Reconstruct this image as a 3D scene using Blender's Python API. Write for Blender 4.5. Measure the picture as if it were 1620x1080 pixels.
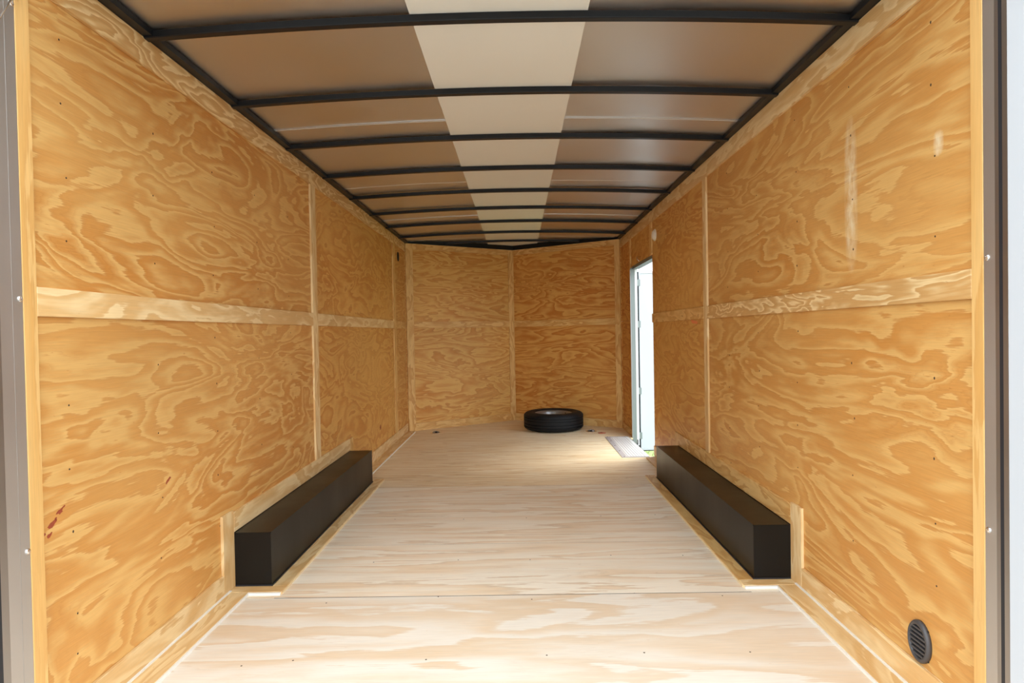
import bpy, bmesh, math, random
from mathutils import Matrix, Vector

# ---------------------------------------------------------------- camera, world, exposure
for o in list(bpy.data.objects):
    bpy.data.objects.remove(o, do_unlink=True)
sc = bpy.context.scene
C = sc.collection
random.seed(7)

FOC = 934.18                     # focal length in pixels of the 1620 px wide frame
CX, CZ, YAW, PITCH, ROLL = .0444, 1.098, .0100, -.0151, .0180
cam_d = bpy.data.cameras.new('camera')
cam_d.sensor_width = 36.0
cam_d.lens = FOC / 1620 * 36.0
cam_d.clip_start, cam_d.clip_end = .02, 300
cam = bpy.data.objects.new('camera', cam_d)
C.objects.link(cam)
_f0 = Vector((-math.sin(YAW), math.cos(YAW), 0)); _r0 = Vector((math.cos(YAW), math.sin(YAW), 0)); _u0 = Vector((0, 0, 1))
_f = math.cos(PITCH) * _f0 + math.sin(PITCH) * _u0
_u = -math.sin(PITCH) * _f0 + math.cos(PITCH) * _u0
_r = math.cos(ROLL) * _r0 - math.sin(ROLL) * _u
_u = math.sin(ROLL) * _r0 + math.cos(ROLL) * _u
cam.matrix_world = Matrix(((_r.x, _u.x, -_f.x, CX), (_r.y, _u.y, -_f.y, 0), (_r.z, _u.z, -_f.z, CZ), (0, 0, 0, 1)))
sc.camera = cam

world = bpy.data.worlds.new('overcast_sky')
sc.world = world
world.use_nodes = True
_bg = world.node_tree.nodes['Background']
_bg.inputs['Color'].default_value = (.86, .935, 1.0, 1)
_bg.inputs['Strength'].default_value = 2.0

_sun = bpy.data.lights.new('sun', 'SUN')            # high hazy sun ahead and to the right of the trailer
_sun.energy = 2.6; _sun.angle = math.radians(36.0); _sun.color = (1.0, .95, .87)
sun = bpy.data.objects.new('sun', _sun); C.objects.link(sun)
_d = Vector((-.46, -.34, -.82))
sun.rotation_euler = _d.to_track_quat('-Z', 'Y').to_euler()
sun.location = (16, 12, 30)

sc.view_settings.view_transform = 'Standard'
sc.view_settings.look = 'None'
sc.view_settings.gamma = 1.0
sc.view_settings.use_curve_mapping = False
sc.view_settings.exposure = 1.1

# ---------------------------------------------------------------- materials
def new_mat(name):
    m = bpy.data.materials.new(name)
    m.use_nodes = True
    return m, m.node_tree.nodes, m.node_tree.links, m.node_tree.nodes['Principled BSDF']

def V(t, *a):
    return tuple(a)

def math_node(N, L, op, a, b=None, c=None, clamp=False):
    n = N.new('ShaderNodeMath'); n.operation = op; n.use_clamp = clamp
    for i, x in enumerate((a, b, c)):
        if x is None: continue
        if isinstance(x, (int, float)): n.inputs[i].default_value = x
        else: L.new(x, n.inputs[i])
    return n.outputs[0]

def noise(N, L, vec, sx, sy, off=(0, 0, 0), detail=2.0, rough=.5, dist=0.0):
    mp = N.new('ShaderNodeMapping')
    mp.inputs['Scale'].default_value = (sx, sy, 1)
    mp.inputs['Location'].default_value = off
    L.new(vec, mp.inputs['Vector'])
    n = N.new('ShaderNodeTexNoise')
    n.inputs['Scale'].default_value = 1.0
    n.inputs['Detail'].default_value = detail
    n.inputs['Roughness'].default_value = rough
    n.inputs['Distortion'].default_value = dist
    L.new(mp.outputs[0], n.inputs['Vector'])
    return n.outputs['Fac']

def mixc(N, L, fac, a, b, mode='MIX'):
    n = N.new('ShaderNodeMix'); n.data_type = 'RGBA'; n.blend_type = mode
    for sock, x in ((n.inputs['Factor'], fac), (n.inputs['A'], a), (n.inputs['B'], b)):
        if isinstance(x, (int, float)): sock.default_value = x
        elif isinstance(x, tuple): sock.default_value = (*x, 1)
        else: L.new(x, sock)
    return n.outputs['Result']

def plywood(name, pale, dark, deep, su=.9, sv=3.2, rings=6.0, slope=2.0, soft=.55, dist=.7, rough=.48, fibre=.5, late=.3, fine=.25, amp0=-.10, pale_marks=()):
    """rotary-cut veneer: contour bands of a stretched field, torn along the grain; UV is in metres, u along the grain"""
    m, N, L, P = new_mat(name)
    uv = N.new('ShaderNodeUVMap').outputs['UV']
    sep = N.new('ShaderNodeSeparateXYZ'); L.new(uv, sep.inputs[0])
    big = noise(N, L, uv, su, sv, (3.1, 7.7, 1.3), 3.0, .48, dist)
    med = noise(N, L, uv, su * 3.1, sv * 2.1, (13.1, 2.7, 4.3), 2.0, .5, .4)
    fib = noise(N, L, uv, 7, 240, (0, 0, 9), 2.0, .6)
    fib2 = noise(N, L, uv, 16, 110, (5, 0, 3), 2.0, .6)
    h = math_node(N, L, 'MULTIPLY', big, rings)
    h = math_node(N, L, 'MULTIPLY_ADD', med, rings * .24, h)
    h = math_node(N, L, 'MULTIPLY_ADD', sep.outputs[1], slope, h)
    h = math_node(N, L, 'MULTIPLY_ADD', fib, .55 * fibre, h)
    h = math_node(N, L, 'MULTIPLY_ADD', fib2, .50 * fibre, h)
    ring = math_node(N, L, 'FRACT', h)
    cr = N.new('ShaderNodeValToRGB'); e = cr.color_ramp.elements
    e[0].position, e[0].color = 0.0, (0, 0, 0, 1)
    e[1].position, e[1].color = 1.0, (0, 0, 0, 1)
    for p, v in ((soft * .45, .10), (soft, .62), (soft + .2, .92), (.86, 1.0), (.95, .55)):
        x = e.new(p); x.color = (v, v, v, 1)
    L.new(ring, cr.inputs['Fac'])
    # bands fade in and out over the sheet
    amp = noise(N, L, uv, .8, 1.6, (21, 4, 2), 2.0, .5)
    amp = math_node(N, L, 'MULTIPLY_ADD', amp, 1.5, amp0, clamp=True)
    band = math_node(N, L, 'MULTIPLY', cr.outputs['Color'], amp)
    col = mixc(N, L, band, pale, dark)
    # narrow late-wood line at the sharp side of each band
    cl = N.new('ShaderNodeValToRGB'); e = cl.color_ramp.elements
    e[0].position, e[0].color = .84, (0, 0, 0, 1)
    e[1].position, e[1].color = 1.0, (0, 0, 0, 1)
    x = e.new(.94); x.color = (1, 1, 1, 1)
    L.new(ring, cl.inputs['Fac'])
    col = mixc(N, L, math_node(N, L, 'MULTIPLY', cl.outputs['Color'], late), col, deep)
    # tight growth lines where the sheet is figured
    r3 = math_node(N, L, 'FRACT', math_node(N, L, 'MULTIPLY', h, 3.0))
    r3 = math_node(N, L, 'POWER', r3, 3.0)
    fm = noise(N, L, uv, 1.3, 2.6, (41, 14, 6), 2.0, .5)
    fm = math_node(N, L, 'MULTIPLY_ADD', fm, 5.0, -2.3, clamp=True)
    col = mixc(N, L, math_node(N, L, 'MULTIPLY', math_node(N, L, 'MULTIPLY', r3, fm), fine), col, deep)
    # fine fibres and slow tone drift
    st = math_node(N, L, 'MULTIPLY_ADD', fib, .34, .83)
    dr = noise(N, L, uv, .7, .9, (1, 31, 5), 2.0, .5)
    st = math_node(N, L, 'MULTIPLY', st, math_node(N, L, 'MULTIPLY_ADD', dr, .30, .85))
    cb = N.new('ShaderNodeCombineXYZ')
    for i in range(3): L.new(st, cb.inputs[i])
    col = mixc(N, L, 1.0, col, cb.outputs[0], 'MULTIPLY')
    # small dark pitch flecks
    fl = noise(N, L, uv, 30, 75, (8, 8, 8), 1.0, .5)
    fl = math_node(N, L, 'MULTIPLY_ADD', fl, 14, -10.6, clamp=True)
    col = mixc(N, L, math_node(N, L, 'MULTIPLY', fl, .45), col, deep)
    for (u0, u1, v0, v1, k) in pale_marks:       # pale ragged marks blended over the grain colour
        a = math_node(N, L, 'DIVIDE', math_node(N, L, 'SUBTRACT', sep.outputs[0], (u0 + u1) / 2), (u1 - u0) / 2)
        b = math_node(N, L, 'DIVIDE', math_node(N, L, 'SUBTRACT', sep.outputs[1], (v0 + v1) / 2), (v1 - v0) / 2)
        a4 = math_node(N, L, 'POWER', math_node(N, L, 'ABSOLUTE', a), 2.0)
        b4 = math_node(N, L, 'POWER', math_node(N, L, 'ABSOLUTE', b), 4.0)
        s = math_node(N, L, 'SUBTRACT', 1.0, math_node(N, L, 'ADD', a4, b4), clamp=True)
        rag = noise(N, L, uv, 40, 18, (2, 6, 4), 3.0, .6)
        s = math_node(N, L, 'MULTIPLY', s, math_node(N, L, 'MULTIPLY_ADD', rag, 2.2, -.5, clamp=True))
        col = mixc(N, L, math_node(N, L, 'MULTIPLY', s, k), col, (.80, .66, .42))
    L.new(col, P.inputs['Base Color'])
    P.inputs['Roughness'].default_value = rough
    P.inputs['Specular IOR Level'].default_value = .35
    bp = N.new('ShaderNodeBump'); bp.inputs['Strength'].default_value = .12; bp.inputs['Distance'].default_value = .002
    L.new(fib, bp.inputs['Height']); L.new(bp.outputs[0], P.inputs['Normal'])
    return m

def plain(name, col, rough=.5, metal=0.0, spec=.5, var=0.0, vs=(6, 6), bump=0.0):
    m, N, L, P = new_mat(name)
    P.inputs['Base Color'].default_value = (*col, 1)
    P.inputs['Roughness'].default_value = rough
    P.inputs['Metallic'].default_value = metal
    P.inputs['Specular IOR Level'].default_value = spec
    if var or bump:
        tc = N.new('ShaderNodeTexCoord').outputs['Object']
        n = noise(N, L, tc, vs[0], vs[1], (0, 0, 0), 3.0, .55)
        if var:
            lo = tuple(c * (1 - var) for c in col); hi = tuple(min(1, c * (1 + var)) for c in col)
            L.new(mixc(N, L, n, lo, hi), P.inputs['Base Color'])
            r = math_node(N, L, 'MULTIPLY_ADD', n, .25, rough - .12, clamp=True)
            L.new(r, P.inputs['Roughness'])
        if bump:
            b = N.new('ShaderNodeBump'); b.inputs['Strength'].default_value = bump; b.inputs['Distance'].default_value = .01
            L.new(n, b.inputs['Height']); L.new(b.outputs[0], P.inputs['Normal'])
    return m

WP, WD, WX = (.67, .39, .128), (.525, .218, .043), (.37, .115, .02)
M = {}
M['wall'] = plywood('wall_plywood', WP, WD, WX, su=1.0, sv=3.5, rings=8.5, slope=3.0, dist=1.6, soft=.42, amp0=.1, late=.18, fine=.24, fibre=.6)
M['wall_r'] = plywood('wall_plywood_pale_marks', WP, WD, WX, su=.9, sv=3.6, rings=8.0, slope=4.5, dist=1.3, soft=.42, amp0=-.05, late=.18, fine=.24, fibre=.6,
                      pale_marks=((3.545, 3.632, 8.70, 9.26, .85), (3.135, 3.18, 8.985, 9.06, .8)))
M['wall_mid'] = plywood('wall_plywood_figured', (.69, .385, .11), (.555, .225, .042), WX, su=1.2, sv=3.0, rings=9, slope=2.0, dist=1.4, late=.25, fine=.3, amp0=.0)
M['nose'] = plywood('nose_plywood', (.70, .375, .10), (.52, .185, .032), (.33, .09, .014), su=1.0, sv=4.2, rings=9, slope=5, dist=1.1, late=.35, fine=.45, amp0=.15)
M['nose_l'] = plywood('nose_plywood_yellow', (.72, .42, .125), (.57, .235, .045), (.36, .105, .016), su=1.0, sv=4.0, rings=9, slope=5, dist=1.2, late=.35, fine=.4, amp0=.05)
M['strip'] = plywood('batten_plywood', (.80, .59, .31), (.66, .40, .16), (.50, .26, .08), su=1.8, sv=7, rings=4, slope=4, dist=1.2, amp0=.3, soft=.45, late=.2)
M['strip_n'] = plywood('batten_plywood_tight_grain', (.80, .58, .29), (.58, .32, .11), (.44, .2, .06), su=1.4, sv=7, rings=10, slope=14, dist=1.0, amp0=.4, soft=.35, late=.3)
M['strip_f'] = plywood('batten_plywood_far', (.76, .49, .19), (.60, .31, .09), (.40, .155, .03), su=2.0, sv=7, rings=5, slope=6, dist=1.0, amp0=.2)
M['post'] = plywood('post_pine', (.72, .44, .16), (.63, .33, .09), (.50, .22, .05), su=1.0, sv=9, rings=3, slope=5, dist=.3)
M['floor_warm'] = plywood('floor_plywood_warm', (.80, .73, .62), (.73, .56, .38), (.60, .37, .17), su=.8, sv=4.2, rings=4.6, slope=2.0, dist=.6, rough=.55, soft=.55, late=.15, amp0=.1)
M['floor_grey'] = plywood('floor_plywood_greyish', (.88, .80, .66), (.80, .62, .42), (.50, .34, .20), su=.55, sv=6, rings=6, slope=3.0, dist=.5, rough=.55, soft=.6, late=.35, amp0=.1)
M['floor_tan'] = plywood('floor_plywood_tan', (.86, .74, .54), (.74, .54, .30), (.45, .26, .10), su=.5, sv=9, rings=8, slope=3.0, dist=.5, rough=.5, soft=.6, late=.5, amp0=.1)
M['edge'] = plain('sawn_plywood_edge', (.78, .62, .38), .6)
M['caulk'] = plain('white_caulk', (.80, .77, .70), .5)
M['alu'] = plain('brushed_aluminium', (.60, .575, .545), .48, .95, var=.10, vs=(30, 2))
M['alu_d'] = plain('dull_aluminium', (.42, .40, .38), .42, 1.0, var=.1, vs=(30, 2))
M['zinc'] = plain('bright_zinc', (.85, .85, .86), .18, 1.0)
M['tread'] = plain('mill_aluminium_plate', (.82, .82, .82), .42, .35, var=.06, vs=(20, 20))
M['alu_p'] = plain('dull_plate_border', (.52, .50, .52), .45, .5, var=.1, vs=(30, 30))
M['roof'] = plain('mill_finish_roof_sheet', (.70, .695, .69), .40, 1.0, var=.04, vs=(2, 3), bump=.02)
M['seam'] = plain('folded_sheet_edge', (.72, .70, .66), .45)
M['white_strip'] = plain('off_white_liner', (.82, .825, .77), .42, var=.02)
M['black_bow'] = plain('black_painted_steel', (.008, .009, .011), .36, 0, .3, var=.15, vs=(9, 9))
M['black_box'] = plain('black_satin_sheet', (.008, .007, .006), .33, 0, .22, var=.12, vs=(3, 3))
M['rubber'] = plain('tyre_rubber', (.007, .007, .008), .6, 0, .25, var=.2, vs=(14, 14))
M['seal'] = plain('black_rubber_seal', (.015, .016, .02), .5)
M['rim'] = plain('silver_painted_wheel', (.30, .31, .32), .35, .8)
M['dark'] = plain('dark_recess', (.01, .009, .008), .8)
M['skin_white'] = plain('white_aluminium_skin', (.80, .82, .85), .35)
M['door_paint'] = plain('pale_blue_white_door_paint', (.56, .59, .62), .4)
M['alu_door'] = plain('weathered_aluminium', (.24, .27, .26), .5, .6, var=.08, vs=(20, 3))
M['cream'] = plain('cream_plastic', (.84, .78, .66), .4)
M['grey_plastic'] = plain('dark_grey_plastic', (.06, .055, .055), .45)
M['screw'] = plain('dark_screw_head', (.07, .045, .025), .5, .4)
M['red_stain'] = plain('dark_red_stain', (.30, .055, .02), .6, var=.4, vs=(60, 60))
M['pink'] = plain('pink_marker_stain', (.78, .24, .10), .6, var=.1, vs=(60, 60))
M['leaf_r'] = plain('reddish_scrap', (.35, .10, .05), .7)
m, N_, L_, P_ = new_mat('mown_grass')
_t = N_.new('ShaderNodeTexCoord').outputs['Object']
_n = noise(N_, L_, _t, 9, 9, detail=4, rough=.7)
L_.new(mixc(N_, L_, _n, (.09, .13, .03), (.20, .25, .07)), P_.inputs['Base Color'])
P_.inputs['Roughness'].default_value = .8
M['grass'] = m
M['blade'] = plain('grass_blade', (.22, .29, .07), .6, var=.3, vs=(3, 3))
M['gravel'] = plain('pale_gravel', (.20, .19, .17), .85, var=.1, vs=(1.5, 1.5))

# ---------------------------------------------------------------- builders
def add_box(bm, x0, x1, y0, y1, z0, z1):
    vs = [bm.verts.new((x, y, z)) for x in (x0, x1) for y in (y0, y1) for z in (z0, z1)]
    for q in ((0, 1, 3, 2), (4, 6, 7, 5), (0, 4, 5, 1), (2, 3, 7, 6), (0, 2, 6, 4), (1, 5, 7, 3)):
        bm.faces.new([vs[i] for i in q])

def add_prism(bm, pts, z0, z1):
    """closed outline in xy, extruded in z"""
    a = [bm.verts.new((x, y, z0)) for x, y in pts]; b = [bm.verts.new((x, y, z1)) for x, y in pts]
    n = len(pts)
    bm.faces.new(a[::-1]); bm.faces.new(b)
    for i in range(n): bm.faces.new((a[i], a[(i + 1) % n], b[(i + 1) % n], b[i]))

def add_lathe(bm, prof, seg, axis='Z', closed=False):
    rows = []
    for r, z in prof:
        row = []
        for k in range(seg):
            a = 2 * math.pi * k / seg
            p = (r * math.cos(a), r * math.sin(a), z)
            if axis == 'X': p = (z, r * math.cos(a), r * math.sin(a))
            row.append(bm.verts.new(p))
        rows.append(row)
    n = len(rows)
    for i in range(n if closed else n - 1):
        A, B = rows[i], rows[(i + 1) % n]
        for k in range(seg):
            bm.faces.new((A[k], A[(k + 1) % seg], B[(k + 1) % seg], B[k]))
    if not closed:
        if prof[0][0] > 1e-6: bm.faces.new(rows[0][::-1])
        if prof[-1][0] > 1e-6: bm.faces.new(rows[-1])

def add_tube(bm, pts, r, seg=8):
    rings = []
    for i, p in enumerate(pts):
        p = Vector(p)
        d = (Vector(pts[min(i + 1, len(pts) - 1)]) - Vector(pts[max(i - 1, 0)])).normalized()
        s = d.cross(Vector((0, 0, 1)))
        if s.length < 1e-3: s = d.cross(Vector((1, 0, 0)))
        s.normalize(); t = s.cross(d)
        rings.append([bm.verts.new(p + r * (math.cos(2 * math.pi * k / seg) * s + math.sin(2 * math.pi * k / seg) * t)) for k in range(seg)])
    for A, B in zip(rings, rings[1:]):
        for k in range(seg): bm.faces.new((A[k], A[(k + 1) % seg], B[(k + 1) % seg], B[k]))
    bm.faces.new(rings[0][::-1]); bm.faces.new(rings[-1])

def obj(name, bm, mat, parent=None, grain=None, smooth=False, bevel=0.0, uvoff=None):
    bmesh.ops.recalc_face_normals(bm, faces=bm.faces)
    if bevel:
        bmesh.ops.bevel(bm, geom=list(bm.edges), offset=bevel, segments=1, affect='EDGES', profile=.5)
    if grain is not None:
        uvl = bm.loops.layers.uv.new('UVMap')
        du, dv = uvoff if uvoff else (random.uniform(-40, 40), random.uniform(-40, 40))
        oth = [i for i in range(3) if i != grain]
        for f in bm.faces:
            for l in f.loops:
                c = l.vert.co
                l[uvl].uv = (c[grain] + du, c[oth[0]] + c[oth[1]] + dv)
    me = bpy.data.meshes.new(name)
    bm.to_mesh(me); bm.free()
    me.materials.append(mat)
    if smooth:
        for p in me.polygons: p.use_smooth = True
    o = bpy.data.objects.new(name, me)
    C.objects.link(o)
    if parent is not None: o.parent = parent
    return o

def box(name, x0, x1, y0, y1, z0, z1, mat, parent=None, grain=None, bevel=0.0, uvoff=None):
    bm = bmesh.new(); add_box(bm, x0, x1, y0, y1, z0, z1)
    return obj(name, bm, mat, parent, grain, False, bevel, uvoff)

def tag(o, label, cat=None, group=None, kind=None):
    o['label'] = label
    if cat: o['category'] = cat
    if group: o['group'] = group
    if kind: o['kind'] = kind
    return o

def thing(name, label, cat, loc=(0, 0, 0), rot=(0, 0, 0), group=None):
    o = bpy.data.objects.new(name, None); C.objects.link(o)
    o.location = loc; o.rotation_euler = rot; o.empty_display_size = .05
    return tag(o, label, cat, group)

def link_copy(src, parent, loc):
    c = src.copy(); C.objects.link(c); c.parent = parent; c.location = loc
    return c

# ---------------------------------------------------------------- dimensions (metres); floor top is z = 0, the camera stands at y = 0
W = 1.22                   # plywood face of the side walls
YR = 1.487                 # rear end of the plywood walls
YC, YA = 6.65, 7.406       # where the V nose starts, and its tip
HT = 2.125                 # top of the plywood
T = .012                   # thickness of battens
LN = math.hypot(W, YA - YC)
ANG = math.atan2(YA - YC, W)
D0, D1, DH = 5.135, 6.045, 1.72     # side door opening
YB0, YB1, XB, HB = 2.5525, 4.3406, 1.052, .247   # wheel boxes

def roof_z(x): return 2.146 + .038 * (1 - (x / W) ** 2)

# ---------------------------------------------------------------- ground outside
g = box('ground', -40, 40, -40, 45, -.80, -.625, M['gravel'])
tag(g, 'pale gravel lot the trailer stands on', 'ground', kind='structure')
g = box('lawn', 1.4, 40, 3.0, 45, -.70, -.62, M['grass'])
tag(g, 'mown green grass outside the side doorway', 'lawn', kind='structure')

# ---------------------------------------------------------------- floor
XN = 1.165                                            # the floor stops short at the side doorway
bm = bmesh.new(); add_prism(bm, [(-1.26, 1.40), (1.26, 1.40), (1.26, D0), (XN, D0), (XN, D1), (1.26, D1), (1.26, YC), (-1.26, YC)], -.075, -.021)
floor = obj('floor', bm, M['dark'])
tag(floor, 'pale plywood trailer floor laid in wide sheets', 'floor', kind='structure')
bm = bmesh.new(); add_prism(bm, [(-1.26, YC), (1.26, YC), (0, YA + .03)], -.075, -.021)
obj('nose_subfloor', bm, M['dark'], floor)
for y0, y1, mt, lb, uo in ((1.42, 2.4535, 'floor_warm', 'warm cream sheet nearest the rear', (3.2, 1.4)),
                       (2.4585, 3.062, 'floor_grey', 'greyish sheet between the wheel boxes, rear half', (11.3, 4.1)),
                       (3.0645, 4.214, 'floor_grey', 'greyish sheet between the wheel boxes, front half', (7.7, 9.2)),
                       (4.217, 5.435, 'floor_tan', 'tan sheet just past the wheel boxes', (1.1, 5.6))):
    bm = bmesh.new()
    add_prism(bm, [(-W, y0), (W, y0), (W, min(y1, D0))] + ([(XN, D0), (XN, y1)] if y1 > D0 else []) + [(-W, y1)], -.02, 0)
    p = obj('plywood_sheet', bm, M[mt], floor, grain=0, uvoff=uo)
    p['label'] = lb
bm = bmesh.new(); add_prism(bm, [(-W, 5.437), (XN, 5.437), (XN, D1), (W, D1), (W, YC), (0, YA), (-W, YC)], -.02, 0)
p = obj('plywood_sheet', bm, M['floor_tan'], floor, grain=0, uvoff=(22, 3)); p['label'] = 'tan sheet running into the pointed nose'

for y0, y1 in ((2.4535, 2.4585), (3.062, 3.0645), (4.214, 4.217), (5.435, 5.437)):
    box('seam_gap', -1.0 if y0 < 4 else -1.12, 1.0 if y0 < 4 else (1.12 if y0 < 5 else .92), y0 - .0004, y1 + .0004, -.018, -.0004, M['dark'], floor)
# screws in the floor sheets
bm = bmesh.new(); add_lathe(bm, [(.0034, 0), (.0026, .0005)], 8)
fs0 = obj('screw', bm, M['screw'], floor); fs0.location = (-.9, 1.95, 0)
for y in (2.0, 2.43, 2.86, 3.5):
    for x in (-.72, -.3, .12, .5, .86):
        link_copy(fs0, floor, (x + random.uniform(-.05, .05), y + random.uniform(-.03, .03), 0))

# ---------------------------------------------------------------- side walls
wl = box('wall_left', -1.272, -1.238, 1.41, YC + .02, -.08, 2.30, M['skin_white'])
tag(wl, 'left plywood-lined trailer wall with flat battens over the joints', 'wall', kind='structure')
wr = box('wall_right', 1.238, 1.272, 1.41, D0, -.08, 2.30, M['skin_white'])
tag(wr, 'right plywood-lined trailer wall with the side doorway', 'wall', kind='structure')
box('outer_skin', 1.238, 1.272, D1, YC + .02, -.08, 2.30, M['skin_white'], wr)
box('outer_skin', 1.238, 1.272, D0, D1, DH + .02, 2.30, M['skin_white'], wr)

def side_panel(s, parent, y0, y1, z0, z1, mat, uo):
    a, b = sorted((s * W, s * (W + .017)))
    return box('plywood_panel', a, b, y0, y1, z0, z1, M[mat], parent, grain=1, uvoff=uo)

def batten(s, parent, y0, y1, z0, z1, mat='strip', grain=1, name='batten', t=T, uo=None):
    a, b = sorted((s * (W - t), s * W))
    return box(name, a, b, y0, y1, z0, z1, M[mat], parent, grain=grain, bevel=.0012, uvoff=uo)

ZB, ZT = 1.163, 1.240
TS = 2.030
lp = []
for (y0, y1, z0, z1, mt, uo) in ((YR, 3.652, 0, 1.2, 'wall', (0, 0)), (YR, 3.652, 1.202, HT, 'wall', (5.3, 3.1)),
                                 (3.655, 6.04, 0, 1.2, 'wall_mid', (2, 9)), (3.655, 6.04, 1.202, HT, 'wall_mid', (9, 2)),
                                 (6.043, YC, 0, 1.2, 'wall', (4, 4)), (6.043, YC, 1.202, HT, 'wall', (8, 7))):
    lp.append(side_panel(-1, wl, y0, y1, z0, z1, mt, uo))
batten(-1, wl, YR, YC, TS, HT, 'strip_n', uo=(0, 1))
batten(-1, wl, YR, 1.531, .0, TS, 'post', 2, 'rear_post')
batten(-1, wl, 1.531, 3.612, ZB, ZT, 'strip', uo=(3, 5))
batten(-1, wl, 3.612, 3.700, .335, TS, 'strip', 2)
batten(-1, wl, 3.700, 5.985, ZB, ZT, 'strip')
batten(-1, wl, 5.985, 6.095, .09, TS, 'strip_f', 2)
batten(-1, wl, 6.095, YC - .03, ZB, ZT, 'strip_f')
batten(-1, wl, 1.531, 2.456, .012, .096, 'strip', uo=(6, 2))
batten(-1, wl, 4.425, YC - .02, .012, .096, 'strip', uo=(16, 2))
batten(-1, wl, 2.456, 2.5525, .012, .345, 'strip', 2)
batten(-1, wl, 2.5525, 4.3406, HB + .002, .335, 'strip', uo=(7, 8))
batten(-1, wl, 4.3406, 4.425, .012, .335, 'strip_f', 2)

rp = []
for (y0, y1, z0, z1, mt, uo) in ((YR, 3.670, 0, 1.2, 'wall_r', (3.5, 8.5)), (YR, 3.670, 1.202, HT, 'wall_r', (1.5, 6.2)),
                                 (3.673, D0, 0, 1.2, 'wall_mid', (17, 3)), (3.673, D0, 1.202, HT, 'wall_mid', (27, 9)),
                                 (D0, 6.10, DH + .03, HT, 'wall_mid', (7, 13)),
                                 (D1 + .004, YC, 0, 1.2, 'nose', (14, 4)), (6.103, YC, 1.202, HT, 'nose', (18, 7))):
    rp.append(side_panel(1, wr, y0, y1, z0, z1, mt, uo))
batten(1, wr, YR, YC, TS, HT, 'strip', uo=(10, 7))
batten(1, wr, YR, 1.526, .0, TS, 'post', 2, 'rear_post')
batten(1, wr, 1.526, 3.640, ZB, ZT, 'strip_n', uo=(13, 2))
batten(1, wr, 3.640, 3.705, .335, TS, 'strip', 2)
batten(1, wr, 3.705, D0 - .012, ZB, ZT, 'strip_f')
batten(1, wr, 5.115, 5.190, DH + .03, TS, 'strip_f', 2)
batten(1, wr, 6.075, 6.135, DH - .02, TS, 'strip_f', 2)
batten(1, wr, 1.526, 2.456, .012, .096, 'strip')
batten(1, wr, 4.425, D0 - .012, .012, .096, 'strip_f')
batten(1, wr, D1 + .07, YC - .02, .0, .07, 'strip_f')
batten(1, wr, 2.456, 2.5525, .012, .345, 'strip', 2)
batten(1, wr, 2.5525, 4.3406, HB + .002, .335, 'strip_f')
batten(1, wr, 4.3406, 4.425, .012, .335, 'strip_f', 2)

# screws of the wall sheets, in rows on the studs
bm = bmesh.new(); add_lathe(bm, [(.0030, 0), (.0024, .0006)], 8, 'X')
ws0 = obj('screw', bm, M['screw'], lp[0]); ws0.location = (-W, 1.65, .21)
def screws(s, panels, ys):
    for pnl, z0, z1 in panels:
        for y in ys:
            z = z0 + random.uniform(.0, .06)
            while z < z1:
                c = link_copy(ws0, pnl, (s * W, y + random.uniform(-.012, .012), z))
                c.scale = (s * -1.0, 1, random.choice((1, 1, 1.5)))
                z += random.uniform(.17, .24)
ys = [1.65 + .406 * i for i in range(5)]
screws(-1, ((lp[0], .30, 1.12), (lp[1], 1.32, 1.98)), ys)
screws(1, ((rp[0], .30, 1.12), (rp[1], 1.32, 1.98)), [y + .03 for y in ys])

# stains on the walls: thin flakes with their own ragged outline
def blotch(name, parent, s, y, z, ry, rz, mat, seed, tilt=0.0):
    r = random.Random(seed); n = 14; pts = []
    for k in range(n):
        a = 2 * math.pi * k / n; q = r.uniform(.6, 1.15)
        u, v = ry * q * math.cos(a), rz * q * math.sin(a)
        pts.append((u * math.cos(tilt) - v * math.sin(tilt), u * math.sin(tilt) + v * math.cos(tilt)))
    bm = bmesh.new()
    x0, x1 = s * W, s * (W - .0006)
    a = [bm.verts.new((x0, y + u, z + v)) for u, v in pts]; b = [bm.verts.new((x1, y + u, z + v)) for u, v in pts]
    bm.faces.new(a); bm.faces.new(b)
    for i in range(n): bm.faces.new((a[i], a[(i + 1) % n], b[(i + 1) % n], b[i]))
    return obj(name, bm, mat, parent)
for i, (y, z, a, b, t) in enumerate(((1.572, .604, .018, .008, .45), (1.600, .630, .014, .007, .3), (1.562, .577, .010, .006, .5), (1.545, .585, .006, .004, .2),
                                     (1.615, .640, .007, .003, .4), (1.585, .615, .005, .003, .4))):
    blotch('red_stain', lp[0], -1, y, z, a, b, M['red_stain'], i, t)
blotch('red_stain', lp[0], -1, 2.10, .59, .02, .006, M['red_stain'], 11, .5)
blotch('pink_mark', rp[2], 1, 3.95, 1.146, .085, .014, M['pink'], 21, .1)
blotch('knot', lp[2], -1, 5.35, .26, .03, .028, M['red_stain'], 31)

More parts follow.
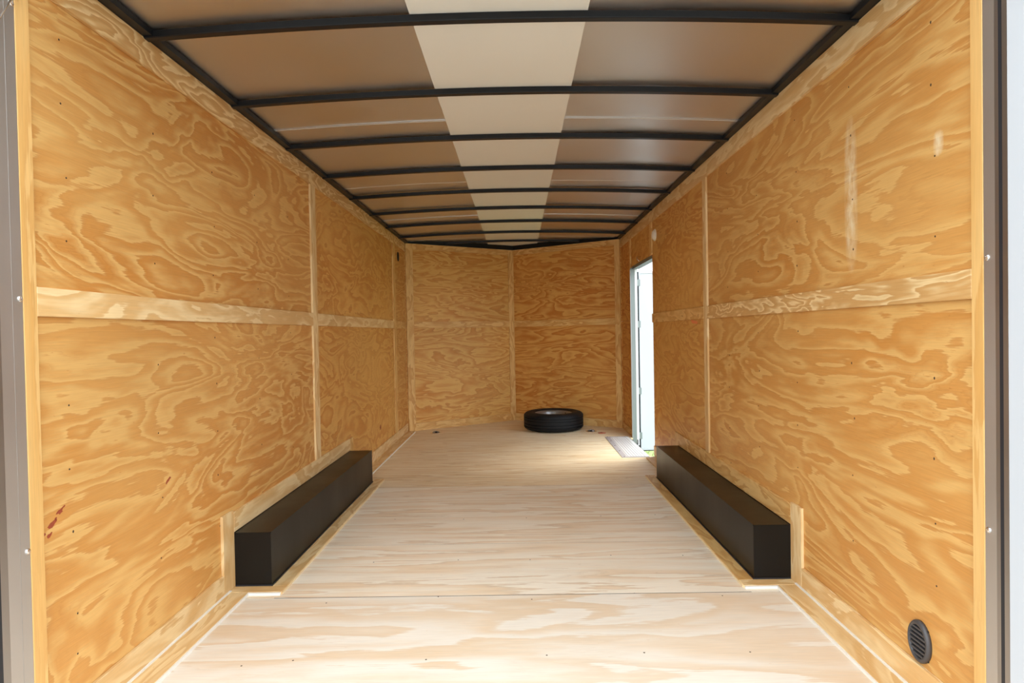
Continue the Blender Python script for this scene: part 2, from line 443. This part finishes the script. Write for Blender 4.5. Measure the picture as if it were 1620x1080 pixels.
# floor battens along the walls and round the wheel boxes, with their white caulk lines
def fbat(x0, x1, y0, y1, mat='strip', grain=1):
    a, b = sorted((x0, x1))
    return box('floor_batten', a, b, y0, y1, 0, .012, M[mat], floor, grain=grain, bevel=.001)
def caulk(x0, x1, y0, y1, z0=0, z1=.006):
    a, b = sorted((x0, x1))
    return box('caulk_line', a, b, y0, y1, z0, z1, M['caulk'], floor)
for s in (-1, 1):
    fbat(s * 1.125, s * (W - .002), 1.42, 2.490)
    fbat(s * 1.125, s * (W - .002), 4.425, 5.05 if s > 0 else YC - .05, 'strip')
    fbat(s * .982, s * (W - .002), 2.492, YB0 - .002, 'strip', 0)
    fbat(s * .982, s * (XB - .002), YB0 - .001, 4.425, 'strip' if s < 0 else 'strip_f')
    caulk(s * 1.119, s * 1.125, 1.42, 2.484, 0, .010)
    caulk(s * 1.200, s * 1.209, 1.42, 2.50, .0115, .0165)
    caulk(s * .985, s * 1.125, 2.482, 2.492, 0, .0105)
    box('cut_edge', *sorted((s * .979, s * .982)), 2.50, 4.425, 0, .008, M['edge'], floor)
    if s < 0: caulk(s * 1.121, s * 1.125, 4.44, YC - .06, 0, .010)

# ---------------------------------------------------------------- V-nose walls
def nose_wall(name, origin, ang, label, corner_at_zero):
    r = box(name, -.01, LN + .02, .018, .05, -.08, 2.30, M['skin_white'])
    r.location = origin; r.rotation_euler = (0, 0, ang)
    tag(r, label, 'wall', kind='structure')
    k = 1 if corner_at_zero else 2
    box('plywood_panel', 0, LN, 0, .017, 0, 1.2, M['nose_l' if corner_at_zero else 'nose'], r, grain=0, uvoff=(3 * k, 11 * k))
    box('plywood_panel', 0, LN, 0, .017, 1.202, HT, M['nose_l' if corner_at_zero else 'nose'], r, grain=0, uvoff=(7 * k, 5 * k))
    def nb(x0, x1, z0, z1, gr):
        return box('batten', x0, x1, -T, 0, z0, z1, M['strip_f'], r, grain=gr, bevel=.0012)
    if corner_at_zero:
        nb(.012, .098, .0, HT, 2); nb(LN - .075, LN - .001, .0, HT, 2); a, b = .098, LN - .075
    else:
        nb(LN - .08, LN - .012, .0, HT, 2); a, b = .006, LN - .08
    nb(a, b, ZB + .005, ZT, 0); nb(a, b, .0, .085, 0); nb(a, b, 2.062, HT, 0)
    return r
nl = nose_wall('wall_front_left', (-W, YC, 0), ANG, 'left slanting plywood wall of the pointed nose', True)
nr = nose_wall('wall_front_right', (0, YA, 0), -ANG, 'right slanting plywood wall of the nose behind the spare tyre', False)

# ---------------------------------------------------------------- ceiling
ceil = box('ceiling', -1.272, 1.272, 1.41, YA + .06, 2.23, 2.26, M['skin_white'])
tag(ceil, 'trailer roof of bare metal sheets carried on black bows', 'ceiling', kind='structure')

def arch_strip(bm, x0, x1, y0, y1, zoff, th, n=16):
    rows = []
    for i in range(n + 1):
        x = x0 + (x1 - x0) * i / n; z = roof_z(x) + zoff
        rows.append([bm.verts.new((x, y, zz)) for y in (y0, y1) for zz in (z, z + th)])
    for A, B in zip(rows, rows[1:]):
        for a, b in ((0, 1), (1, 3), (3, 2), (2, 0)):
            bm.faces.new((A[a], A[b], B[b], B[a]))
    bm.faces.new(rows[0]); bm.faces.new(rows[-1])
ed = [1.41, 1.80, 3.02, 4.24, 5.46, 6.68, 7.47]
for i in range(len(ed) - 1):
    bm = bmesh.new(); arch_strip(bm, -W - .01, W + .01, ed[i] - .012, ed[i + 1], .003 if i % 2 else 0.0, .0025, 24)
    obj('roof_sheet', bm, M['roof'], ceil, smooth=False)
for y in ed[1:-1]:
    for s in (-1, 1):
        bm = bmesh.new(); arch_strip(bm, *(sorted((s * .302, s * (W - .03)))), y - .0010, y + .0010, -.0018, .0016, 10)
        obj('sheet_seam', bm, M['seam'], ceil)
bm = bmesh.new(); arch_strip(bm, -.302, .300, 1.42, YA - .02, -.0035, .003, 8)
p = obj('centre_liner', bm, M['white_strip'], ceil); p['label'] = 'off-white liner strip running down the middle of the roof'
for i in range(-1, 9):
    y1 = 2.038 + .61 * i; y0 = y1 - .032
    hw = W - .0135
    if y1 > YC: hw = W * (YA - y1) / (YA - YC) - .01
    bm = bmesh.new(); n = 20; rows = []
    for k in range(n + 1):
        x = -hw + 2 * hw * k / n; zt = roof_z(x) - .0045; zb = roof_z(x) - .0285
        # hat section: vertical rear web, rounded lower edge, flat foot
        prof = [(y0, zt), (y0, zb + .003), (y0 + .002, zb + .0006), (y0 + .005, zb), (y1 - .004, zb), (y1, zb + .003), (y1, zt)]
        rows.append([bm.verts.new((x, yy, zz)) for yy, zz in prof])
    for A, B in zip(rows, rows[1:]):
        for q in range(len(A)): bm.faces.new((A[q], A[(q + 1) % len(A)], B[(q + 1) % len(A)], B[q]))
    bm.faces.new(rows[0]); bm.faces.new(rows[-1])
    obj('roof_bow', bm, M['black_bow'], ceil)
for s in (-1, 1):
    bm = bmesh.new(); a, b = sorted((s * 1.176, s * 1.236))
    add_box(bm, a, b, 1.41, YC + .01, HT + .001, 2.147)
    obj('top_rail', bm, M['black_bow'], ceil)
for org, ang in (((-W, YC, 0), ANG), ((0, YA, 0), -ANG)):
    p = box('nose_rail', 0, LN, -.012, .03, HT + .001, 2.20, M['black_bow'], ceil)
    p.location = org; p.rotation_euler = (0, 0, ang)

# ---------------------------------------------------------------- rear door frame (both jambs and the header)
def jamb(name, s, cuts, label):
    y_tube, y_lip, y_seal, y_out = cuts
    def xx(a, b): return sorted((s * a, s * b))
    a, b = xx(1.209, 1.275)
    r = box(name, a, b, y_tube, YR - .001, -.08, 2.20, M['alu'])
    tag(r, label, 'door frame', kind='structure')
    a, b = xx(1.2088, 1.275); box('lip', a, b, y_lip, y_tube - .0003, -.08, 2.20, M['alu_d'], r)
    a, b = xx(1.2082, 1.262); box('rubber_seal', a, b, y_seal, y_lip - .0003, -.08, 2.20, M['seal'], r)
    a, b = xx(1.2076, 1.275); box('outer_trim', a, b, y_out, y_seal - .0003, -.08, 2.20, M['alu_d'], r)
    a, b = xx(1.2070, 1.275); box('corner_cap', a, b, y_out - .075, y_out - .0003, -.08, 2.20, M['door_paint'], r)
    return r
jl = jamb('trim_1', -1, (1.420, 1.398, 1.386, 1.365), 'aluminium rear door jamb along the left edge')
jr = jamb('trim_2', 1, (1.451, 1.4385, 1.427, 1.411), 'aluminium rear door jamb along the right edge')
hd = box('trim_3', -1.275, 1.275, 1.40, YR - .03, HT + .04, 2.23, M['alu'])
tag(hd, 'aluminium header over the rear opening', 'door frame', kind='structure')
box('score_line', -1.2092, -1.2085, 1.4555, 1.4559, -.05, 2.19, M['alu_d'], jl)
bm = bmesh.new(); add_lathe(bm, [(.0075, 0), (.0075, .0012), (.0058, .0032), (.0030, .0044), (.0010, .0046)], 14, 'X')
add_box(bm, .0040, .0048, -.0035, .0035, -.0006, .0006); add_box(bm, .0040, .0048, -.0006, .0006, -.0035, .0035)
js0 = obj('screw', bm, M['zinc'], jl, smooth=False); js0.location = (-1.209, 1.4785, 1.205)
for z in (.565, 1.945, .0):
    link_copy(js0, jl, (-1.209, 1.4785, z))
for z in (1.262, .585, 1.95):
    c = link_copy(js0, jr, (1.209, 1.4755, z)); c.rotation_euler = (0, 0, math.pi)

# ---------------------------------------------------------------- wheel boxes
def wheel_box(s, label):
    t = thing('wheel_box', label, 'wheel box', (s * 1.13, (YB0 + YB1) / 2, 0), group='black wheel boxes')
    hx = (W - .014 - XB) / 2 + .004; hy = (YB1 - YB0) / 2
    cx = s * ((W - .013 + XB) / 2 - 1.13)
    th = .002
    def xs(a, b): return sorted((cx + s * a, cx + s * b))
    a, b = xs(-hx, hx)
    p = box('top_panel', a, b, -hy, hy, HB - th, HB, M['black_box'], t)
    a2, b2 = xs(-hx, -hx + th)
    p = box('side_panel', a2, b2, -hy, hy, .012, HB - th - .0006, M['black_box'], t)
    a3, b3 = xs(-hx + th + .0005, hx)
    for y in (-hy, hy - th):
        box('end_panel', a3, b3, y, y + th, .012, HB - th - .0006, M['black_box'], t)
    a4, b4 = xs(-hx - .0035, hx)
    bm = bmesh.new()                                   # black sealant bead at the foot
    a5, b5 = xs(-hx - .004, -hx - .0003); add_box(bm, a5, b5, -hy - .004, hy + .004, .012, .018)
    a6, b6 = xs(-hx, hx - .004); add_box(bm, a6, b6, -hy - .004, -hy - .0003, .012, .018)
    obj('sealant_bead', bm, M['seal'], t)
    bm = bmesh.new()                                   # folded corner edge
    a7, b7 = xs(-hx - .0012, -hx + .003); add_box(bm, a7, b7, -hy, hy, HB - .003, HB + .0012)
    obj('folded_edge', bm, M['black_box'], t)
    return t
wheel_box(-1, 'long black metal wheel box against the left wall')
wheel_box(1, 'long black metal wheel box against the right wall, by the side door')

# ---------------------------------------------------------------- spare tyre lying flat in the nose
ts = thing('spare_tire', 'black spare tyre on a silver wheel lying flat in the nose', 'tire', (.432, 6.680, 0))
R = .335; Wd = .205
def add_tire(bm):
    half = [(.205, .030), (.212, .014), (.235, .006), (.262, .003), (.290, .006), (.312, .014), (.324, .024), (.3315, .036)]
    groove = [(.334, .048), (.3265, .0495), (.3265, .0565), (.335, .058), (.335, .078), (.3265, .0795), (.3265, .0865), (.335, .088), (.335, .1025)]
    lo = half + groove
    up = [(r, Wd - z) for r, z in reversed(lo)]
    inner = [(.20, Wd - .045), (.20, .045)]
    add_lathe(bm, lo + up[1:] + inner, 96, closed=True)
    for side in (0, 1):                                  # shoulder lugs
        for k in range(72):
            a = 2 * math.pi * (k + .5 * side) / 72; da = 2 * math.pi / 72 * .34
            pr = [(.3085, .0125), (.3205, .020), (.3330, .034), (.3362, .047), (.3230, .047), (.3100, .030)]
            ra, rb = [], []
            for rr, z in pr:
                zz = Wd - z if side else z
                ra.append(bm.verts.new((rr * math.cos(a - da), rr * math.sin(a - da), zz)))
                rb.append(bm.verts.new((rr * math.cos(a + da), rr * math.sin(a + da), zz)))
            bm.faces.new(ra); bm.faces.new(rb[::-1])
            for q in range(len(ra)): bm.faces.new((ra[q], rb[q], rb[(q + 1) % len(ra)], ra[(q + 1) % len(ra)]))
bm = bmesh.new(); add_tire(bm)
tyre = obj('tyre', bm, M['rubber'], ts)
bm = bmesh.new()
add_lathe(bm, [(.212, Wd - .022), (.207, Wd - .020), (.198, Wd - .032), (.190, Wd - .040), (.186, Wd - .075), (.172, Wd - .090), (.168, .075), (.186, .045), (.198, .030), (.2, .032), (.19, .05), (.172, .078), (.176, Wd - .088), (.190, Wd - .070)], 64, closed=True)
rim = obj('rim', bm, M['rim'], ts, smooth=True)
bm = bmesh.new()
add_lathe(bm, [(.172, .052), (.160, .070), (.135, .088), (.110, .094), (.085, .082), (.055, .078), (.042, .082), (.042, .074), (.055, .070), (.085, .074), (.110, .086), (.135, .080), (.160, .062)], 64, closed=True)
disc = obj('wheel_disc', bm, M['rim'], ts, smooth=True)
bm = bmesh.new(); add_lathe(bm, [(.0085, .0740), (.0085, .0848), (.0060, .0850), (.0060, .0740)], 12, closed=True)
lh0 = obj('lug_hole', bm, M['dark'], disc); lh0.location = (.07, 0, 0)
for k in range(1, 5):
    link_copy(lh0, disc, (.07 * math.cos(k * 2 * math.pi / 5), .07 * math.sin(k * 2 * math.pi / 5), 0))
bm = bmesh.new(); add_tube(bm, [(.150, .085, Wd - .085), (.146, .083, Wd - .060), (.140, .080, Wd - .035)], .0045, 8)
obj('valve_stem', bm, M['rubber'], rim)

# ---------------------------------------------------------------- recessed tie-down rings in the nose corners
def tie_down(x, y, rz, label):
    t = thing('tie_down_ring', label, 'tie-down', (x, y, 0), (0, 0, rz), 'floor tie-down rings')
    bm = bmesh.new(); add_lathe(bm, [(.062, 0), (.062, .0025), (.056, .004), (.046, .004), (.044, .001), (.044, 0)], 28, closed=True)
    obj('pan_rim', bm, M['zinc'], t)
    bm = bmesh.new(); add_lathe(bm, [(.0455, .0003), (.0455, .0012)], 28)
    obj('pan', bm, M['dark'], t)
    bm = bmesh.new()
    pts = [(.030 * math.cos(a), .030 * math.sin(a), .007 + .006 * max(0, math.sin(a))) for a in [math.pi * k / 14 for k in range(15)]]
    add_tube(bm, pts, .0042, 8); add_tube(bm, [(-.036, 0, .007), (.036, 0, .007)], .0042, 8)
    obj('ring', bm, M['alu_d'], t, smooth=True)
    bm = bmesh.new(); add_box(bm, -.012, .012, -.010, .010, .0036, .0125)
    obj('clip', bm, M['dark'], t, bevel=.002)
tie_down(-.884, 6.54, .4, 'small dark tie-down ring in the floor near the left nose corner')
tie_down(.830, 6.47, -.5, 'small dark tie-down ring in the floor beside the spare tyre')
bm = bmesh.new()
r_ = random.Random(4); n = 12; A = []; B = []
for k in range(n):
    a = 2 * math.pi * k / n; q = r_.uniform(.6, 1.1)
    A.append(bm.verts.new((.050 * q * math.cos(a), .030 * q * math.sin(a), .0005))); B.append(bm.verts.new((.050 * q * math.cos(a), .030 * q * math.sin(a), .006 + .006 * r_.random())))
bm.faces.new(A); bm.faces.new(B)
for i in range(n): bm.faces.new((A[i], A[(i + 1) % n], B[(i + 1) % n], B[i]))
o = obj('leaf_scrap', bm, M['leaf_r']); o.location = (.925, 6.33, 0)
tag(o, 'small reddish scrap on the floor by the threshold plate', 'scrap')

# ---------------------------------------------------------------- side door: frame, threshold plate, open leaf
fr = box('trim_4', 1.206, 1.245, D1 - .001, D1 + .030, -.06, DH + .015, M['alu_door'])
tag(fr, 'aluminium frame lining the side doorway', 'door frame', kind='structure')
box('front_jamb_edge', 1.200, 1.2065, D1 + .002, D1 + .026, 0, DH, M['alu_d'], fr)
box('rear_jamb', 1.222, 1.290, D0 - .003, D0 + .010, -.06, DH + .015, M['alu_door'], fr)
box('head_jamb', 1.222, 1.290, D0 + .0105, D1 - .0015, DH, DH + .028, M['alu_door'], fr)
box('front_flange', 1.2455, 1.2495, D1 - .004, D1 + .040, -.06, DH + .03, M['alu'], fr)
box('sill', 1.166, 1.176, D0 + .0105, D1 - .0015, -.06, -.002, M['alu'], fr)

tp = thing('threshold_plate', 'ribbed aluminium threshold plate on the floor at the side door', 'threshold', (1.065, (D0 + D1) / 2, 0))
y0, y1 = 5.095 - (D0 + D1) / 2, 6.105 - (D0 + D1) / 2
box('plate', -.138, .0995, y0, y1, .0, .0025, M['tread'], tp)
box('border', -.138, -.092, y0, y1, .0026, .0050, M['alu_p'], tp, bevel=.0006)
box('border', -.0915, .0995, y0, y0 + .035, .0026, .0050, M['alu_p'], tp, bevel=.0006)
box('border', -.0915, .0995, y1 - .030, y1, .0026, .0050, M['alu_p'], tp, bevel=.0006)
for k in range(7):
    x = -.080 + .024 * k
    box('rib', x, x + .010, y0 + .04, y1 - .035, .0026, .0062, M['tread'], tp, bevel=.001)
bm = bmesh.new(); add_lathe(bm, [(.006, 0), (.004, .0025)], 10)
s0 = obj('screw', bm, M['screw'], tp); s0.location = (-.115, y0 + .02, .005)
for y in (y0 + .27, y0 + .52, y0 + .76, y1 - .02): link_copy(s0, tp, (-.115, y, .005))

leaf = thing('door_1', 'white side door leaf standing open outside the doorway', 'door', (1.294, D1 + .052, 0), (0, 0, math.radians(1.5)))
leaf['kind'] = 'structure'
LB, LTp, LW = -.135, 1.700, .90
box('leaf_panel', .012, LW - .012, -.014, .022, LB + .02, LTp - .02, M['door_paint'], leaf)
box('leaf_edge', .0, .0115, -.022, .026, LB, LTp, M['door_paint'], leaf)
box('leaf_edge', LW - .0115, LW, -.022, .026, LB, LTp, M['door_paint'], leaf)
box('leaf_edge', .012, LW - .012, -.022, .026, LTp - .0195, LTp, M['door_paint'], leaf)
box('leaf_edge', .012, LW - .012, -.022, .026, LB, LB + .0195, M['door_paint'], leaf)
box('rubber_seal', -.034, -.0005, -.006, .022, LB, LTp, M['seal'], leaf)
box('rubber_seal', -.012, LW, -.010, .022, LB - .012, LB - .0005, M['seal'], leaf)
for z in (1.585, 1.160, .475, .015):
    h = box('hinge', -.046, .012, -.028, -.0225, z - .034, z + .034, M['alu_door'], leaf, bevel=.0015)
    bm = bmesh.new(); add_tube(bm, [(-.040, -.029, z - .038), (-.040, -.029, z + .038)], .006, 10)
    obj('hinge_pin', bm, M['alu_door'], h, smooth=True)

# hook over the doorway
bm = bmesh.new()
pts = [(0, 0, .0), (-.018, 0, 0)] + [(-.018 - .020 * math.sin(a), -.020 + .020 * math.cos(a) , -.004 * k) for k, a in enumerate([math.pi * j / 8 for j in range(1, 9)])]
pts = [(x, y * .8, z * 1.6) for x, y, z in pts]
add_tube(bm, pts, .004, 8)
o = obj('wire_hook', bm, M['zinc'], None, smooth=True); o.location = (W, 5.62, 1.795)
tag(o, 'small wire hook above the side doorway', 'hook')

# ---------------------------------------------------------------- small fittings on the walls
t = thing('dome_light', 'round cream light high on the right wall beside the door header', 'light', (W, 5.02, 1.90))
bm = bmesh.new(); add_lathe(bm, [(.050, 0), (.050, -.006), (.046, -.009), (.040, -.0095)], 32, 'X'); obj('base_ring', bm, M['cream'], t, smooth=True)
bm = bmesh.new(); add_lathe(bm, [(.041, -.0096), (.039, -.016), (.031, -.022), (.018, -.026), (.002, -.027)], 32, 'X'); obj('lens', bm, M['cream'], t, smooth=True)

t = thing('wall_plug', 'dark round plug high on the left wall near the nose', 'plug', (-W, 6.30, 1.93))
bm = bmesh.new(); add_lathe(bm, [(.050, 0), (.050, .004), (.043, .005), (.041, .002)], 28, 'X'); obj('rim', bm, M['dark'], t)
bm = bmesh.new(); add_lathe(bm, [(.040, .0005), (.040, .0018)], 28, 'X'); obj('disc', bm, M['grey_plastic'], t)

t = thing('wall_vent', 'dark grey louvred vent low on the right wall near the rear', 'vent', (W, 1.742, .165))
bm = bmesh.new()
add_lathe(bm, [(1, 0), (1, -.008), (.93, -.013), (.80, -.014), (.78, -.006), (.78, 0)], 32, 'X', closed=True)
for v in bm.verts: v.co.y *= .046; v.co.z *= .062
obj('rim', bm, M['grey_plastic'], t, smooth=True)
box('back_plate', -.004, -.0005, -.034, .034, -.046, .046, M['dark'], t)
for k in range(7):
    z = -.039 + .013 * k; hw = .036 * math.sqrt(max(.05, 1 - (z / .05) ** 2))
    box('louvre', -.0125, -.0042, -hw, hw, z - .003, z + .003, M['grey_plastic'], t, bevel=.001)

# ---------------------------------------------------------------- ramp cables at the top rear corners
for s, pts, lb in ((-1, [(-1.196, 1.478, 1.972), (-1.196, 1.418, 1.862), (-1.196, .95, 1.0)], 'thin steel ramp cable crossing the top left corner'),
                   (1, [(1.196, 1.425, 1.962), (1.196, 1.385, 1.900), (1.196, .95, 1.22)], 'thin steel ramp cable crossing the top right corner')):
    t = thing('ramp_cable', lb, 'cable', pts[0], group='ramp cables')
    bm = bmesh.new(); add_tube(bm, [tuple(Vector(p) - Vector(pts[0])) for p in pts], .0022, 8); obj('wire', bm, M['zinc'], t, smooth=True)
    bm = bmesh.new(); add_box(bm, -.006, .006, -.010, .010, -.004, .028); obj('anchor_bracket', bm, M['alu_d'], t, bevel=.0015)

# ---------------------------------------------------------------- grass by the side door
bm = bmesh.new(); r_ = random.Random(9)
for k in range(5200):
    x, y = r_.uniform(1.6, 4.6), r_.uniform(5.2, 11.5)
    a = r_.uniform(0, 6.28); h = r_.uniform(.03, .085); w = r_.uniform(.003, .006)
    dx, dy = math.cos(a) * w, math.sin(a) * w; lx, ly = r_.uniform(-.03, .03), r_.uniform(-.03, .03)
    v = [bm.verts.new(p) for p in ((x - dx, y - dy, -.621), (x + dx, y + dy, -.621), (x + dx * .7 + lx * .4, y + dy * .7 + ly * .4, -.62 + h * .6), (x + lx, y + ly, -.62 + h))]
    bm.faces.new((v[0], v[1], v[2])); bm.faces.new((v[0], v[2], v[3]))
me = bpy.data.meshes.new('grass'); bm.to_mesh(me); bm.free(); me.materials.append(M['blade'])
o = bpy.data.objects.new('grass', me); C.objects.link(o)
tag(o, 'short green grass blades seen under the open side door', 'grass', kind='stuff')
